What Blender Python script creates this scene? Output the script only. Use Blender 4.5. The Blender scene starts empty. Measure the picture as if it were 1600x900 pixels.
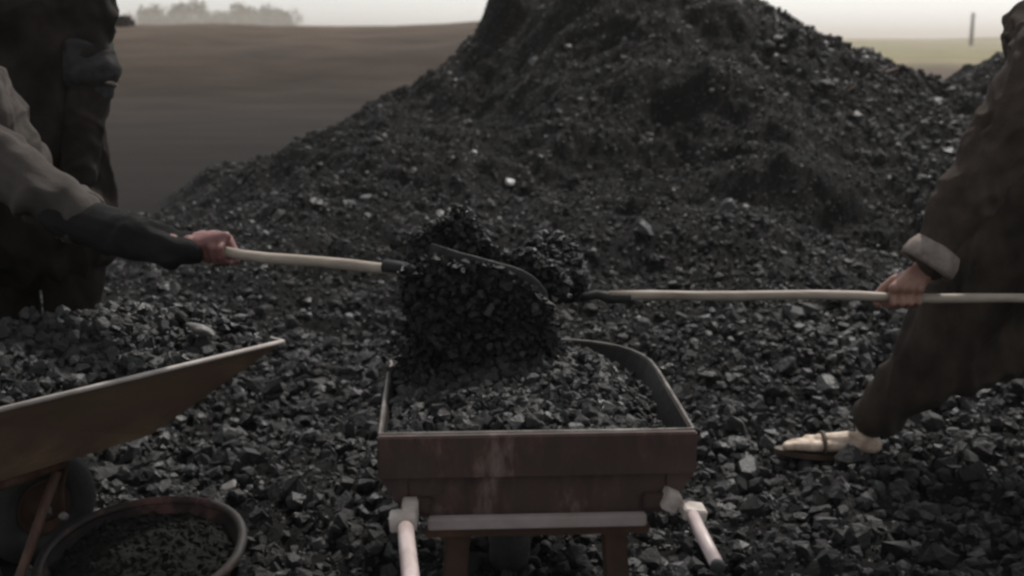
import bpy, bmesh, math, random
import numpy as np
from mathutils import Vector, Matrix, noise as mnoise
R = math.radians
rnd = random.Random(7)
rng = np.random.default_rng(11)
sc = bpy.context.scene
COL = sc.collection

# ------------------------------------------------------------------ camera
CAMZ, F, PITCH = 1.25, 1900.0, math.atan(390/1900)
cam = bpy.data.cameras.new('camera'); camo = bpy.data.objects.new('camera', cam); COL.objects.link(camo)
camo.location = (0, 0, CAMZ); camo.rotation_euler = (math.pi/2 - PITCH, 0, 0)
cam.sensor_width = 36; cam.lens = 36*F/1600; cam.clip_start = .05; cam.clip_end = 6000
cam.dof.use_dof = True; cam.dof.focus_distance = 2.75; cam.dof.aperture_fstop = 4.0
sc.camera = camo
# ------------------------------------------------------------------ light
SUN = Vector((.30, .52, .86)).normalized()
SUN_EL = math.asin(SUN.z); SUN_AZ = math.atan2(SUN.x, SUN.y)
w = bpy.data.worlds.new('World'); sc.world = w; w.use_nodes = True
nt = w.node_tree; nt.nodes.clear()
sky = nt.nodes.new('ShaderNodeTexSky'); sky.sky_type = 'NISHITA'; sky.sun_disc = False
sky.sun_elevation = SUN_EL; sky.sun_rotation = SUN_AZ; sky.dust_density = 1.2; sky.air_density = 1.0; sky.ozone_density = 1
hs = nt.nodes.new('ShaderNodeHueSaturation'); hs.inputs['Saturation'].default_value = .14; hs.inputs['Value'].default_value = 1.0
bg = nt.nodes.new('ShaderNodeBackground'); bg.inputs[1].default_value = .15
wo = nt.nodes.new('ShaderNodeOutputWorld')
nt.links.new(sky.outputs[0], hs.inputs['Color']); nt.links.new(hs.outputs[0], bg.inputs[0]); nt.links.new(bg.outputs[0], wo.inputs[0])
sun = bpy.data.lights.new('sun', 'SUN'); sun.energy = 3.0; sun.angle = R(2.5); sun.color = (1, .95, .88)
so = bpy.data.objects.new('sun', sun); COL.objects.link(so); so.rotation_euler = SUN.to_track_quat('Z', 'Y').to_euler()
so.location = (3, 6, 12)
sc.view_settings.view_transform = 'Standard'; sc.view_settings.look = 'None'
sc.view_settings.exposure = 0.0; sc.view_settings.gamma = 1
sc.cycles.pixel_filter_type = 'BLACKMAN_HARRIS'; sc.cycles.filter_width = 2.7
sc.cycles.max_bounces = 6; sc.cycles.volume_bounces = 0

# ------------------------------------------------------------------ helpers
cp, sp = math.cos(PITCH), math.sin(PITCH)
def ray(px, py):
    u = (px-800)/F; v = (450-py)/F
    return Vector((u, cp+v*sp, -sp+v*cp))
def PY(px, py, y):
    d = ray(px, py); return Vector((0, 0, CAMZ)) + d*(y/d.y)
def PZ(px, py, z):
    d = ray(px, py); return Vector((0, 0, CAMZ)) + d*((z-CAMZ)/d.z)

def tag(o, label=None, cat=None, group=None, kind=None):
    if label: o['label'] = label
    if cat: o['category'] = cat
    if group: o['group'] = group
    if kind: o['kind'] = kind
    return o
def empty(name, loc, rz=0, label=None, cat=None, group=None):
    o = bpy.data.objects.new(name, None); COL.objects.link(o); o.location = loc; o.rotation_euler = (0, 0, rz)
    o.empty_display_size = .1
    return tag(o, label, cat, group)
def link(name, me, m, parent=None, smooth=False):
    me.name = name
    o = bpy.data.objects.new(name, me); COL.objects.link(o)
    if m and not me.materials: me.materials.append(m)
    if parent: o.parent = parent
    if smooth: me.polygons.foreach_set('use_smooth', [True]*len(me.polygons))
    return o
def bm_obj(name, bm, m, parent=None, smooth=False):
    bmesh.ops.recalc_face_normals(bm, faces=bm.faces)
    me = bpy.data.meshes.new(name); bm.to_mesh(me); bm.free()
    return link(name, me, m, parent, smooth)
def add_box(bm, c, s, rot=None, bevel=.003):
    t = bmesh.new(); bmesh.ops.create_cube(t, size=1)
    for v in t.verts: v.co = Vector((v.co.x*s[0], v.co.y*s[1], v.co.z*s[2]))
    if bevel: bmesh.ops.bevel(t, geom=list(t.edges), offset=bevel, segments=2, affect='EDGES')
    M = Matrix.Translation(Vector(c)) @ (rot.to_4x4() if rot else Matrix.Identity(4))
    t.transform(M); me = bpy.data.meshes.new('tmp'); t.to_mesh(me); t.free(); bm.from_mesh(me); bpy.data.meshes.remove(me)
def add_tube(bm, pts, r, n=12, closed=False, cap=True):
    pts = [Vector(p) for p in pts]; rings = []; N = len(pts)
    rr = r if isinstance(r, (list, tuple)) else [r]*N
    up = None
    for i, p in enumerate(pts):
        if closed: t = pts[(i+1) % N]-pts[i-1]
        else: t = pts[min(i+1, N-1)]-pts[max(i-1, 0)]
        t.normalize()
        if up is None:
            up = t.orthogonal().normalized()
        a = (up - t*up.dot(t)).normalized(); up = a; b = t.cross(a)
        rings.append([bm.verts.new(p+(a*math.cos(k*2*math.pi/n)+b*math.sin(k*2*math.pi/n))*rr[i]) for k in range(n)])
    M = N if closed else N-1
    for i in range(M):
        A, B = rings[i], rings[(i+1) % N]
        sh = 0
        if closed and i == N-1:
            sh = min(range(n), key=lambda s: (A[0].co-B[s].co).length)
        for k in range(n): bm.faces.new((A[k], A[(k+1) % n], B[(k+1+sh) % n], B[(k+sh) % n]))
    if not closed and cap: bm.faces.new(rings[0]); bm.faces.new(rings[-1])
def add_lathe(bm, prof, n=40, M=None, closed=False):
    rings = [[bm.verts.new(Vector((r*math.cos(2*math.pi*k/n), r*math.sin(2*math.pi*k/n), z))) for k in range(n)] for r, z in prof]
    L = len(rings)
    for i in range(L if closed else L-1):
        for k in range(n): bm.faces.new((rings[i][k], rings[i][(k+1) % n], rings[(i+1) % L][(k+1) % n], rings[(i+1) % L][k]))
    if M:
        for rg in rings:
            for v in rg: v.co = M @ v.co

# numpy gradient-free value noise
def vnoise(x, y, seed=0):
    xi = np.floor(x).astype(np.int64); yi = np.floor(y).astype(np.int64)
    xf = x-xi; yf = y-yi; xf = xf*xf*(3-2*xf); yf = yf*yf*(3-2*yf)
    def h(a, b):
        n = (a*374761393 + b*668265263 + seed*974634777) & 0xffffffff
        n = ((n ^ (n >> 13))*1274126177) & 0xffffffff
        return ((n ^ (n >> 16)) & 0xffff)/65535.0*2-1
    return (h(xi, yi)*(1-xf)+h(xi+1, yi)*xf)*(1-yf)+(h(xi, yi+1)*(1-xf)+h(xi+1, yi+1)*xf)*yf
def fbm(x, y, f, o, seed=0, g=.5):
    s = 0; a = 1
    for i in range(o):
        ca, sa = math.cos(i*1.1+.4), math.sin(i*1.1+.4)
        s = s + a*vnoise((x*ca-y*sa)*f+i*17.3, (x*sa+y*ca)*f+i*9.1, seed+i); f *= 2.03; a *= g
    return s
def sstep(a, b, x):
    t = np.clip((x-a)/(b-a), 0, 1); return t*t*(3-2*t)

# ------------------------------------------------------------------ materials
def mat(name, build, **kw):
    m = bpy.data.materials.new(name); m.use_nodes = True; t = m.node_tree
    b = t.nodes['Principled BSDF']; build(t, b, **kw); return m
def nz(t, scale, detail=4, rough=.55, coord='Object', stretch=None, dist=0):
    tc = t.nodes.new('ShaderNodeTexCoord'); n = t.nodes.new('ShaderNodeTexNoise')
    n.inputs['Scale'].default_value = scale; n.inputs['Detail'].default_value = detail; n.inputs['Roughness'].default_value = rough
    n.inputs['Distortion'].default_value = dist
    src = tc.outputs[coord]
    if stretch:
        mp = t.nodes.new('ShaderNodeMapping'); mp.inputs['Scale'].default_value = stretch
        t.links.new(src, mp.inputs[0]); src = mp.outputs[0]
    t.links.new(src, n.inputs['Vector']); return n
def ramp(t, src, stops):
    r = t.nodes.new('ShaderNodeValToRGB'); e = r.color_ramp.elements
    while len(e) < len(stops): e.new(.5)
    for k, (p, c) in enumerate(stops):
        e[k].position = p; e[k].color = (*c, 1) if len(c) == 3 else c
    t.links.new(src, r.inputs[0]); return r
def bump(t, b, src, strength, dist=.01):
    n = t.nodes.new('ShaderNodeBump'); n.inputs['Strength'].default_value = strength; n.inputs['Distance'].default_value = dist
    t.links.new(src, n.inputs['Height']); t.links.new(n.outputs[0], b.inputs['Normal'])
def g3(v): return (v, v, v)
def simple(t, b, cols, scale=8, rough=(.5, .8), bs=.3, bd=.004, spec=.5, metal=0, stretch=None, bscale=None):
    n = nz(t, scale, 6, .6, stretch=stretch)
    k = len(cols); r = ramp(t, n.outputs[0], [(.3+.4*i/(k-1), c) for i, c in enumerate(cols)])
    t.links.new(r.outputs[0], b.inputs['Base Color'])
    n2 = nz(t, bscale or scale*5, 5, .65, stretch=stretch)
    rr = ramp(t, n2.outputs[0], [(.3, g3(rough[0])), (.7, g3(rough[1]))]); t.links.new(rr.outputs[0], b.inputs['Roughness'])
    bump(t, b, n2.outputs[0], bs, bd)
    b.inputs['Specular IOR Level'].default_value = spec; b.inputs['Metallic'].default_value = metal

def coal_chunk(t, b, lo=.0036, hi=.022):
    geo = t.nodes.new('ShaderNodeNewGeometry')
    r = ramp(t, geo.outputs['Random Per Island'], [(0, (lo, lo, lo*1.02)), (.62, (lo*1.6, lo*1.58, lo*1.58)), (.94, (hi*.75, hi*.73, hi*.73)), (.990, (hi*1.3, hi*1.27, hi*1.22)), (1, (.085, .08, .075))])
    n = nz(t, 60, 4, .6)
    mx = t.nodes.new('ShaderNodeMix'); mx.data_type = 'RGBA'; mx.blend_type = 'MULTIPLY'; mx.inputs[0].default_value = .5
    r2 = ramp(t, n.outputs[0], [(.3, g3(.5)), (.7, g3(1.3))])
    t.links.new(r.outputs[0], mx.inputs[6]); t.links.new(r2.outputs[0], mx.inputs[7]); t.links.new(mx.outputs[2], b.inputs['Base Color'])
    ma = t.nodes.new('ShaderNodeMath'); ma.operation = 'MULTIPLY'; ma.inputs[1].default_value = 7.31
    fr = t.nodes.new('ShaderNodeMath'); fr.operation = 'FRACT'
    t.links.new(geo.outputs['Random Per Island'], ma.inputs[0]); t.links.new(ma.outputs[0], fr.inputs[0])
    rr = ramp(t, fr.outputs[0], [(0, g3(.32)), (.12, g3(.48)), (.3, g3(.62)), (1, g3(.88))]); t.links.new(rr.outputs[0], b.inputs['Roughness'])
    b.inputs['Specular IOR Level'].default_value = .5
    bump(t, b, n.outputs[0], .8, .010)
def coal_base(t, b):
    n = nz(t, 3, 8, .6, 'Object'); n2 = nz(t, 90, 5, .7, 'Object')
    r = ramp(t, n.outputs[0], [(.3, (.0045, .0045, .0048)), (.55, (.0075, .0073, .0073)), (.75, (.012, .0115, .011))])
    t.links.new(r.outputs[0], b.inputs['Base Color']); b.inputs['Roughness'].default_value = .85
    b.inputs['Specular IOR Level'].default_value = .12
    bump(t, b, n2.outputs[0], .9, .012)
def ground_m(t, b):
    tc = t.nodes.new('ShaderNodeTexCoord'); sx = t.nodes.new('ShaderNodeSeparateXYZ'); t.links.new(tc.outputs['Object'], sx.inputs[0])
    n = nz(t, .12, 6, .6, 'Object', (.35, 1, 1)); n2 = nz(t, .8, 9, .7, 'Object', (.35, 1, 1)); n3 = nz(t, .02, 5, .6, 'Object', (.5, 1, 1))
    # coal-dust staining fades with distance from the pile (y)
    add = t.nodes.new('ShaderNodeMath'); add.operation = 'MULTIPLY_ADD'; t.links.new(n.outputs[0], add.inputs[0]); add.inputs[1].default_value = 16; t.links.new(sx.outputs[1], add.inputs[2])
    mr = t.nodes.new('ShaderNodeMapRange'); mr.inputs[1].default_value = 12; mr.inputs[2].default_value = 110; t.links.new(add.outputs[0], mr.inputs[0])
    r = ramp(t, mr.outputs[0], [(0, (.0085, .0068, .006)), (.12, (.013, .0100, .0085)), (.22, (.032, .0235, .0185)), (.32, (.085, .063, .048)), (.6, (.10, .075, .056)), (1, (.12, .095, .065))])
    far = t.nodes.new('ShaderNodeMapRange'); far.inputs[1].default_value = 50; far.inputs[2].default_value = 75; t.links.new(sx.outputs[1], far.inputs[0])
    rg = ramp(t, n3.outputs[0], [(.35, (.27, .22, .13)), (.5, (.19, .18, .095)), (.65, (.34, .26, .18))])
    m0 = t.nodes.new('ShaderNodeMix'); m0.data_type = 'RGBA'; t.links.new(far.outputs[0], m0.inputs[0]); t.links.new(r.outputs[0], m0.inputs[6]); t.links.new(rg.outputs[0], m0.inputs[7])
    mx = t.nodes.new('ShaderNodeMix'); mx.data_type = 'RGBA'; mx.blend_type = 'MULTIPLY'; mx.inputs[0].default_value = .8
    r2 = ramp(t, n2.outputs[0], [(.3, g3(.35)), (.7, g3(1.6))])
    t.links.new(m0.outputs[2], mx.inputs[6]); t.links.new(r2.outputs[0], mx.inputs[7]); t.links.new(mx.outputs[2], b.inputs['Base Color'])
    b.inputs['Roughness'].default_value = .95; b.inputs['Specular IOR Level'].default_value = .1
    bump(t, b, n2.outputs[0], .5, .05)
def worn(t, b, base, scuff, edge, scale=6, amt=.62, stretch=None, rough=.55):
    n = nz(t, scale, 8, .65, stretch=stretch); n2 = nz(t, scale*4, 6, .7, stretch=stretch); n3 = nz(t, scale*.6, 3, .5)
    r = ramp(t, n.outputs[0], [(.3, base), (.47, edge), (amt-.05, base), (amt+.04, scuff)])
    mx = t.nodes.new('ShaderNodeMix'); mx.data_type = 'RGBA'; mx.blend_type = 'MULTIPLY'; mx.inputs[0].default_value = .7
    r2 = ramp(t, n2.outputs[0], [(.3, g3(.55)), (.7, g3(1.3))])
    t.links.new(r.outputs[0], mx.inputs[6]); t.links.new(r2.outputs[0], mx.inputs[7]); t.links.new(mx.outputs[2], b.inputs['Base Color'])
    rr = ramp(t, n3.outputs[0], [(.3, g3(rough)), (.7, g3(min(1, rough+.3)))]); t.links.new(rr.outputs[0], b.inputs['Roughness'])
    b.inputs['Specular IOR Level'].default_value = .4
    bump(t, b, n2.outputs[0], .35, .003)
M = {
 'chunk': mat('coal_lumps', coal_chunk),
 'fines': mat('coal_lumps_small', coal_chunk, lo=.0055, hi=.020),
 'shaded': mat('coal_shaded', coal_chunk, lo=.0035, hi=.011),  # darker coal copy: shade on the tipped load put into its colour
 'coal': mat('coal_dust', coal_base),
 'ground': mat('dirt', ground_m),
 'brown': mat('brown_metal', worn, base=(.062, .034, .027), scuff=(.14, .10, .088), edge=(.045, .027, .023), scale=9, amt=.60, stretch=(1, 1, .4)),
 'brownwood': mat('brown_frame', worn, base=(.075, .035, .022), scuff=(.12, .07, .05), edge=(.045, .024, .016), scale=7, stretch=(.3, 1, .3)),
 'ochre': mat('ochre_metal', worn, base=(.115, .078, .045), scuff=(.15, .12, .08), edge=(.085, .05, .034), scale=2.5, stretch=(1, .5, 1)),
 'rimsteel': mat('worn_rim', simple, cols=[(.03, .025, .022), (.09, .08, .07), (.20, .185, .17)], scale=14, rough=(.4, .7)),
 'rimpale': mat('pale_rim', simple, cols=[(.24, .21, .19), (.46, .42, .39)], scale=14, rough=(.4, .7)),
 'bar': mat('bar_metal', simple, cols=[(.22, .18, .165), (.34, .29, .27)], scale=10, rough=(.5, .8)),
 'pink': mat('pink_pipe', simple, cols=[(.20, .14, .12), (.52, .43, .42), (.36, .29, .275)], scale=10, rough=(.3, .55), bs=.2, stretch=(1, .3, 1)),
 'bracket': mat('cream_bracket', simple, cols=[(.24, .19, .16), (.56, .51, .47)], scale=18, rough=(.5, .8)),
 'rubber': mat('rubber', simple, cols=[(.012, .013, .012), (.028, .03, .027)], scale=20, rough=(.6, .9)),
 'shaft': mat('shovel_wood', simple, cols=[(.12, .09, .065), (.34, .29, .235), (.22, .175, .135)], scale=12, rough=(.5, .75), stretch=(.12, 1, 1), bs=.3),
 'steel': mat('blade_steel', simple, cols=[(.010, .010, .010), (.022, .021, .020)], scale=9, rough=(.55, .8), spec=.35),
 'steeledge': mat('blade_edge', simple, cols=[(.06, .06, .06), (.12, .12, .12)], scale=20, rough=(.35, .6), metal=.3),
 'skin': mat('skin', simple, cols=[(.20, .10, .075), (.28, .15, .11)], scale=30, rough=(.45, .65), bs=.25, bd=.002),
 'skindust': mat('dusty_skin', simple, cols=[(.20, .13, .09), (.50, .39, .30), (.70, .59, .48)], scale=26, rough=(.5, .7), bs=.25, bd=.002),
 'skinred': mat('reddish_skin', simple, cols=[(.13, .055, .05), (.20, .09, .08)], scale=30, rough=(.4, .6), bs=.25, bd=.002),
 'clothA': mat('grey_brown_cloth', simple, cols=[(.050, .044, .040), (.085, .074, .066)], scale=9, rough=(.85, .98), bs=.5, spec=.15, bscale=120),
 'clothAd': mat('dark_sleeve_cloth', simple, cols=[(.008, .008, .008), (.018, .0175, .0175)], scale=9, rough=(.85, .98), bs=.5, spec=.15, bscale=120),
 'clothB': mat('black_cloth', simple, cols=[(.009, .0075, .007), (.034, .028, .024)], scale=9, rough=(.85, .98), bs=.5, spec=.12, bscale=120),
 'clothBg': mat('grey_knit', simple, cols=[(.022, .021, .021), (.05, .047, .046)], scale=30, rough=(.85, .98), bs=.7, spec=.15, bscale=90),
 'clothC': mat('brown_wool', simple, cols=[(.032, .024, .020), (.065, .050, .042)], scale=16, rough=(.88, .98), bs=.6, spec=.12, bscale=110),
 'clothCd': mat('dark_robe', simple, cols=[(.020, .016, .013), (.062, .050, .041)], scale=9, rough=(.85, .98), bs=.5, spec=.12, bscale=120),
 'cuff': mat('beige_cuff', simple, cols=[(.13, .105, .09), (.26, .225, .20)], scale=25, rough=(.85, .98), bs=.6, spec=.15),
 'leather': mat('leather', simple, cols=[(.03, .018, .012), (.07, .04, .026)], scale=15, rough=(.5, .7)),
 'hair': mat('hair', simple, cols=[(.006, .005, .004), (.015, .012, .01)], scale=60, rough=(.5, .7)),
 'eye': mat('eye', simple, cols=[(.03, .02, .015), (.05, .03, .02)], scale=30, rough=(.1, .2)),
 'stone': mat('pale_stone', simple, cols=[(.35, .34, .33), (.62, .60, .58)], scale=30, rough=(.5, .8)),
 'stonegrey': mat('grey_stone', simple, cols=[(.09, .085, .08), (.19, .18, .17)], scale=22, rough=(.4, .7)),
 'basin': mat('rusty_red_basin', worn, base=(.022, .014, .012), scuff=(.085, .042, .036), edge=(.012, .010, .009), scale=8),
 'dust': mat('fine_coal', simple, cols=[(.006, .0065, .0055), (.013, .013, .0115)], scale=5, rough=(.8, .95), bs=.8, bd=.01, spec=.15, bscale=70),
 'leaf': mat('dusty_leaves', simple, cols=[(.13, .12, .07), (.20, .18, .11)], scale=2, rough=(.7, .9)),
 'trunk': mat('bark', simple, cols=[(.08, .06, .045), (.12, .09, .07)], scale=4, rough=(.8, .95)),
 'pole': mat('pole_wood', simple, cols=[(.05, .045, .04), (.08, .07, .065)], scale=2, rough=(.8, .95)),
}

# ------------------------------------------------------------------ terrain
DROP_A = ([0, .2, .45, .9, 1.5, 2.2, 3.0, 4, 8], [0, .14, .50, .90, 1.18, 1.40, 1.60, 1.9, 3])
DROP_C = ([0, .4, 1.2, 2.4, 3.4, 4.4, 6, 9], [0, .12, .58, 1.22, 1.62, 1.86, 2.1, 3])
def segd(x, y, a, b):
    ax, ay, az = a; bx, by, bz = b
    dx, dy = bx-ax, by-ay; L = dx*dx+dy*dy
    t = np.clip(((x-ax)*dx+(y-ay)*dy)/L, 0, 1)
    return np.hypot(x-(ax+t*dx), y-(ay+t*dy)), az+t*(bz-az)
PITS = [(1.42, 6.45, .50, .15, .17), (1.05, 7.5, .26, .11, .14), (-.80, 8.0, .30, .13, .12), (-.95, 6.6, .22, .06, .06), (.66, 6.0, .14, .05, .06),
        (1.85, 6.1, .30, .09, .09), (1.7, 8.4, .2, .08, .08), (2.4, 8.8, .22, .07, .08), (.05, 7.3, .16, .05, .05), (.45, 8.5, .2, .06, .06),
        (2.3, 5.6, .30, .10, .08), (-.2, 5.0, .20, .06, .05)]
def H0(x, y):
    x = np.asarray(x, float); y = np.asarray(y, float)
    wx = x+.14*fbm(x, y, 1.3, 3, 5); wy = y+.14*fbm(x, y, 1.3, 3, 9)
    d, z = segd(wx, wy, (.10, 10.3, 1.66), (.42, 10.2, 1.52)); pA = z-np.interp(d, *DROP_A)
    d, z = segd(wx, wy, (1.05, 9.5, 1.80), (3.32, 9.8, .92)); pC = z-np.interp(d, *DROP_C)-.42*np.clip(.75-x, 0, 3)
    d, z = segd(wx, wy, (.42, 10.2, 1.49), (1.05, 9.5, 1.80)); pM = z-np.interp(d, *DROP_C)-.42*np.clip(.75-x, 0, 3)*(x < .75)*sstep(.45, -.3, x)
    d, z = segd(wx, wy, (6.0, 10.6, 1.9), (7.5, 10, 2.1)); pR = z-np.interp(d, *DROP_C)
    d, z = segd(wx, wy, (3.2, 8.6, .60), (5.2, 8.6, .75)); pN = z-np.interp(d, *DROP_C)*.75
    pAp = .15*np.clip(y-3.9, 0, 4.2)*sstep(-2.7, -.7, x)-.02*(y < 3.9)
    p = np.stack([pA, pC, pM, pR, pN]); k = 26.0
    pile = np.log(np.sum(np.exp(np.clip(p*k, -60, 60)), 0)+1)/k
    lay = 0
    pile = np.log(np.exp(np.clip(pile, 0, 4)*22)+np.exp(np.clip(pAp, 0, 2)*22)-1)/22
    edge = 8.55+.5*fbm(x, y, .9, 3, 21)-.25*np.clip(-x-2.2, 0, 4)
    cover = np.maximum(1-sstep(edge-.35, edge+.25, y), sstep(.05, .16, pile))
    h = pile+lay-.12*(1-cover)
    for cx, cy, rx, ry, dp in PITS:
        q = ((x-cx-.1*fbm(x, y, 3, 2, 31))/rx)**2; dy = (wy-cy)
        dy = np.where(dy > 0, dy/(ry*.8), dy/(ry*2.2)); h = h-dp*np.exp(-q-dy*dy)+.35*dp*np.exp(-q-((wy-cy-ry*1.9)/(ry))**2)
    h = h-.03*(1-sstep(1.0, 3.4, y))*0
    return h, pile, cover
def H(x, y):
    h, pile, cover = H0(x, y)
    x = np.asarray(x, float); y = np.asarray(y, float)
    a = .05+.05*sstep(0, .4, pile)
    rg = 1-np.abs(fbm(x+.3*fbm(x, y, 2, 2, 44), y, 2.4, 4, 41))*1.6
    h = h+cover*(a*fbm(x, y, 1.6, 3, 40)+.055*sstep(.1, .5, pile)*rg+.022*(1-np.abs(fbm(x, y, 11, 3, 52))*1.5)+.018*fbm(x, y, 7, 3, 50, .6)+.006*fbm(x, y, 31, 2, 60))
    return h
def hit(px, py):
    d = ray(px, py); t = np.linspace(1.5, 14, 3000)
    X = d.x*t; Y = d.y*t; Z = CAMZ+d.z*t
    below = Z < H(X, Y); i = int(np.argmax(below)) if below.any() else len(t)-1
    return Vector((X[i], Y[i], Z[i]))

def mesh_from(verts, faces_flat, sizes):
    me = bpy.data.meshes.new('m'); nv = len(verts); nf = len(sizes)
    me.vertices.add(nv); me.vertices.foreach_set('co', np.asarray(verts, np.float32).ravel())
    me.loops.add(len(faces_flat)); me.loops.foreach_set('vertex_index', np.asarray(faces_flat, np.int32))
    me.polygons.add(nf); st = np.concatenate([[0], np.cumsum(sizes)[:-1]]).astype(np.int32)
    me.polygons.foreach_set('loop_start', st); me.polygons.foreach_set('loop_total', np.asarray(sizes, np.int32))
    me.update(calc_edges=True); me.validate(); me.polygons.foreach_set('use_smooth', [False]*len(me.polygons)); return me
def grid_arrays(X, Y, Z):
    r, c = X.shape; V = np.stack([X.ravel(), Y.ravel(), Z.ravel()], 1)
    i = np.arange(r*c).reshape(r, c); q = np.stack([i[:-1, :-1], i[:-1, 1:], i[1:, 1:], i[1:, :-1]], -1).reshape(-1, 4)
    return V, q
xs = np.concatenate([np.arange(-9, -5, .1), np.arange(-5, 5, .022), np.arange(5, 11, .1)])
ys = np.concatenate([np.arange(-3, 1.6, .12), np.arange(1.6, 4, .018), np.arange(4, 11.4, .024), np.arange(11.4, 16, .12)])
XX, YY = np.meshgrid(xs, ys); ZZ = H(XX, YY)
V, q = grid_arrays(XX, YY, ZZ)
o = link('coal_ground', mesh_from(V, q.ravel(), np.full(len(q), 4)), M['coal'], smooth=True); tag(o, kind='structure')

# big ground sheet reaching the horizon, with low berms
gx = np.concatenate([-np.geomspace(3000, 8, 60), np.linspace(-7, 7, 15), np.geomspace(8, 3000, 60)])
gy = np.concatenate([-np.geomspace(1000, 3, 15), np.linspace(-2, 14, 17), np.geomspace(15, 4500, 160)])
GX, GY = np.meshgrid(gx, gy)
GZ = -.035+.5*sstep(60, 400, GY)*fbm(GX, GY, .02, 3, 70)+ .03*sstep(12, 25, GY)*fbm(GX, GY, .4, 3, 71)
GZ += 1.2*np.exp(-((GY-330)/60)**2)*sstep(20, 90, GX)*(1+.4*fbm(GX, GY, .02, 3, 3))
GZ += (1.62+.16*fbm(GX, GY, .25, 4, 77))*sstep(22, 37, GY+1.2*fbm(GX, GY, .3, 3, 78))*sstep(-14, -2, -GX)*(1-sstep(44, 60, GY)*.8)
GZ += .22*np.exp(-((GY-29.5-.12*GX+.5*fbm(GX, GY, .2, 3, 79))/1.1)**2)*sstep(-14, -2, -GX)
V, q = grid_arrays(GX, GY, GZ)
tag(link('ground', mesh_from(V, q.ravel(), np.full(len(q), 4)), M['ground'], smooth=True), kind='structure')

# ------------------------------------------------------------------ coal lumps
TPL = []
for k in range(20):
    bm = bmesh.new(); npt = rnd.randint(7, 12) if k < 12 else rnd.randint(15, 24); s = Vector((1, rnd.uniform(.7, .95), rnd.uniform(.5, .85)))
    for _ in range(npt):
        v = Vector((rnd.gauss(0, 1), rnd.gauss(0, 1), rnd.gauss(0, 1))).normalized()
        v = Vector([max(-.8, min(.8, c)) for c in v]); bm.verts.new(Vector((v.x*s.x, v.y*s.y, v.z*s.z)))
    g = bmesh.ops.convex_hull(bm, input=bm.verts)
    bmesh.ops.delete(bm, geom=[v for v in bm.verts if not v.link_faces], context='VERTS')
    for v in bm.verts: v.co *= rnd.uniform(.86, 1.08)
    bmesh.ops.triangulate(bm, faces=bm.faces); bm.verts.index_update(); bmesh.ops.recalc_face_normals(bm, faces=bm.faces)
    TPL.append((np.array([v.co[:] for v in bm.verts]), np.array([[v.index for v in f.verts] for f in bm.faces]))); bm.free()
def rotm(n, flat=None):
    q = rng.normal(size=(n, 4))
    if flat is not None:   # mostly lying flat: small tilt about random horizontal axis
        q[:, 0] = 1; q[:, 1:3] = rng.normal(size=(n, 2))*flat; q[:, 3] = 0
        yaw = rng.uniform(0, 2*np.pi, n)
    q /= np.linalg.norm(q, axis=1)[:, None]; a, b, c, d = q.T
    Rm = np.stack([1-2*(c*c+d*d), 2*(b*c-a*d), 2*(b*d+a*c), 2*(b*c+a*d), 1-2*(b*b+d*d), 2*(c*d-a*b), 2*(b*d-a*c), 2*(c*d+a*b), 1-2*(b*b+c*c)], 1).reshape(n, 3, 3)
    if flat is not None:
        cy, sy = np.cos(yaw), np.sin(yaw); z = np.zeros(n); o1 = np.ones(n)
        Rm = Rm @ np.stack([cy, -sy, z, sy, cy, z, z, z, o1], 1).reshape(n, 3, 3)
    return Rm
def lumps(pos, size, flat=None):
    n = len(pos); Rm = rotm(n, flat); t = np.where(size > .020, rng.integers(12, len(TPL), n), rng.integers(0, len(TPL), n)); Vs = []; Fs = []; off = 0
    for k, (tv, tf) in enumerate(TPL):
        i = np.where(t == k)[0]
        if not len(i): continue
        jit = 1+.15*rng.normal(size=(len(i), 1, 3)).clip(-1.5, 1.5)
        v = np.einsum('nij,nkj->nki', Rm[i], tv[None]*jit)*size[i][:, None, None]+pos[i][:, None, :]
        f = tf[None]+(np.arange(len(i))*len(tv))[:, None, None]+off
        Vs.append(v.reshape(-1, 3)); Fs.append(f.reshape(-1, 3)); off += len(i)*len(tv)
    return np.concatenate(Vs), np.concatenate(Fs)
def scatter(n, y0, y1, smin, smax, p, accept=None, sink=.2, flat=None):
    Y = np.sqrt(rng.uniform(y0*y0, y1*y1, n)); X = rng.uniform(-1, 1, n)*(.47*Y+.45)
    if accept is not None:
        k = rng.uniform(0, 1, n) < accept(X, Y); X = X[k]; Y = Y[k]
    _, pile, cover = H0(X, Y); k = cover > .5; X = X[k]; Y = Y[k]
    s = smin+(smax-smin)*rng.uniform(0, 1, len(X))**p
    Z = H(X, Y)+s*(rng.uniform(-sink, .45, len(X)))
    return np.stack([X, Y, Z], 1), s
def coarse(X, Y):   # where the pile is lumpy rather than fine
    right = sstep(1.5, 2.4, X+.25*(Y-7)); low = (1-sstep(4.0, 7.4, Y+.5*fbm(X, Y, .8, 2, 85)))**1.0; n = fbm(X, Y, 1.1, 3, 80)
    top = sstep(8.6, 9.3, Y)*sstep(.6, 1.2, X)
    return np.clip(np.maximum(np.maximum(right, low), top)*.95+.40*n, .20, 1)
sets = [scatter(20000, 1.5, 4.6, .006, .032, 2.8, flat=.7),
        scatter(5600, 1.6, 4.8, .020, .054, 2.6, lambda X, Y: .40+.60*sstep(-.2, .7, fbm(X, Y, 1.2, 3, 90)+.5*(np.abs(X) > .7)), sink=.4),
        scatter(42000, 4.4, 11.0, .009, .030, 2.2, coarse),
        scatter(6500, 4.4, 11.0, .024, .060, 2.4, lambda X, Y: coarse(X, Y)**2, sink=.4)]
P = np.concatenate([s[0] for s in sets]); S = np.concatenate([s[1] for s in sets])
Vv, Ff = lumps(P, S)
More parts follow.
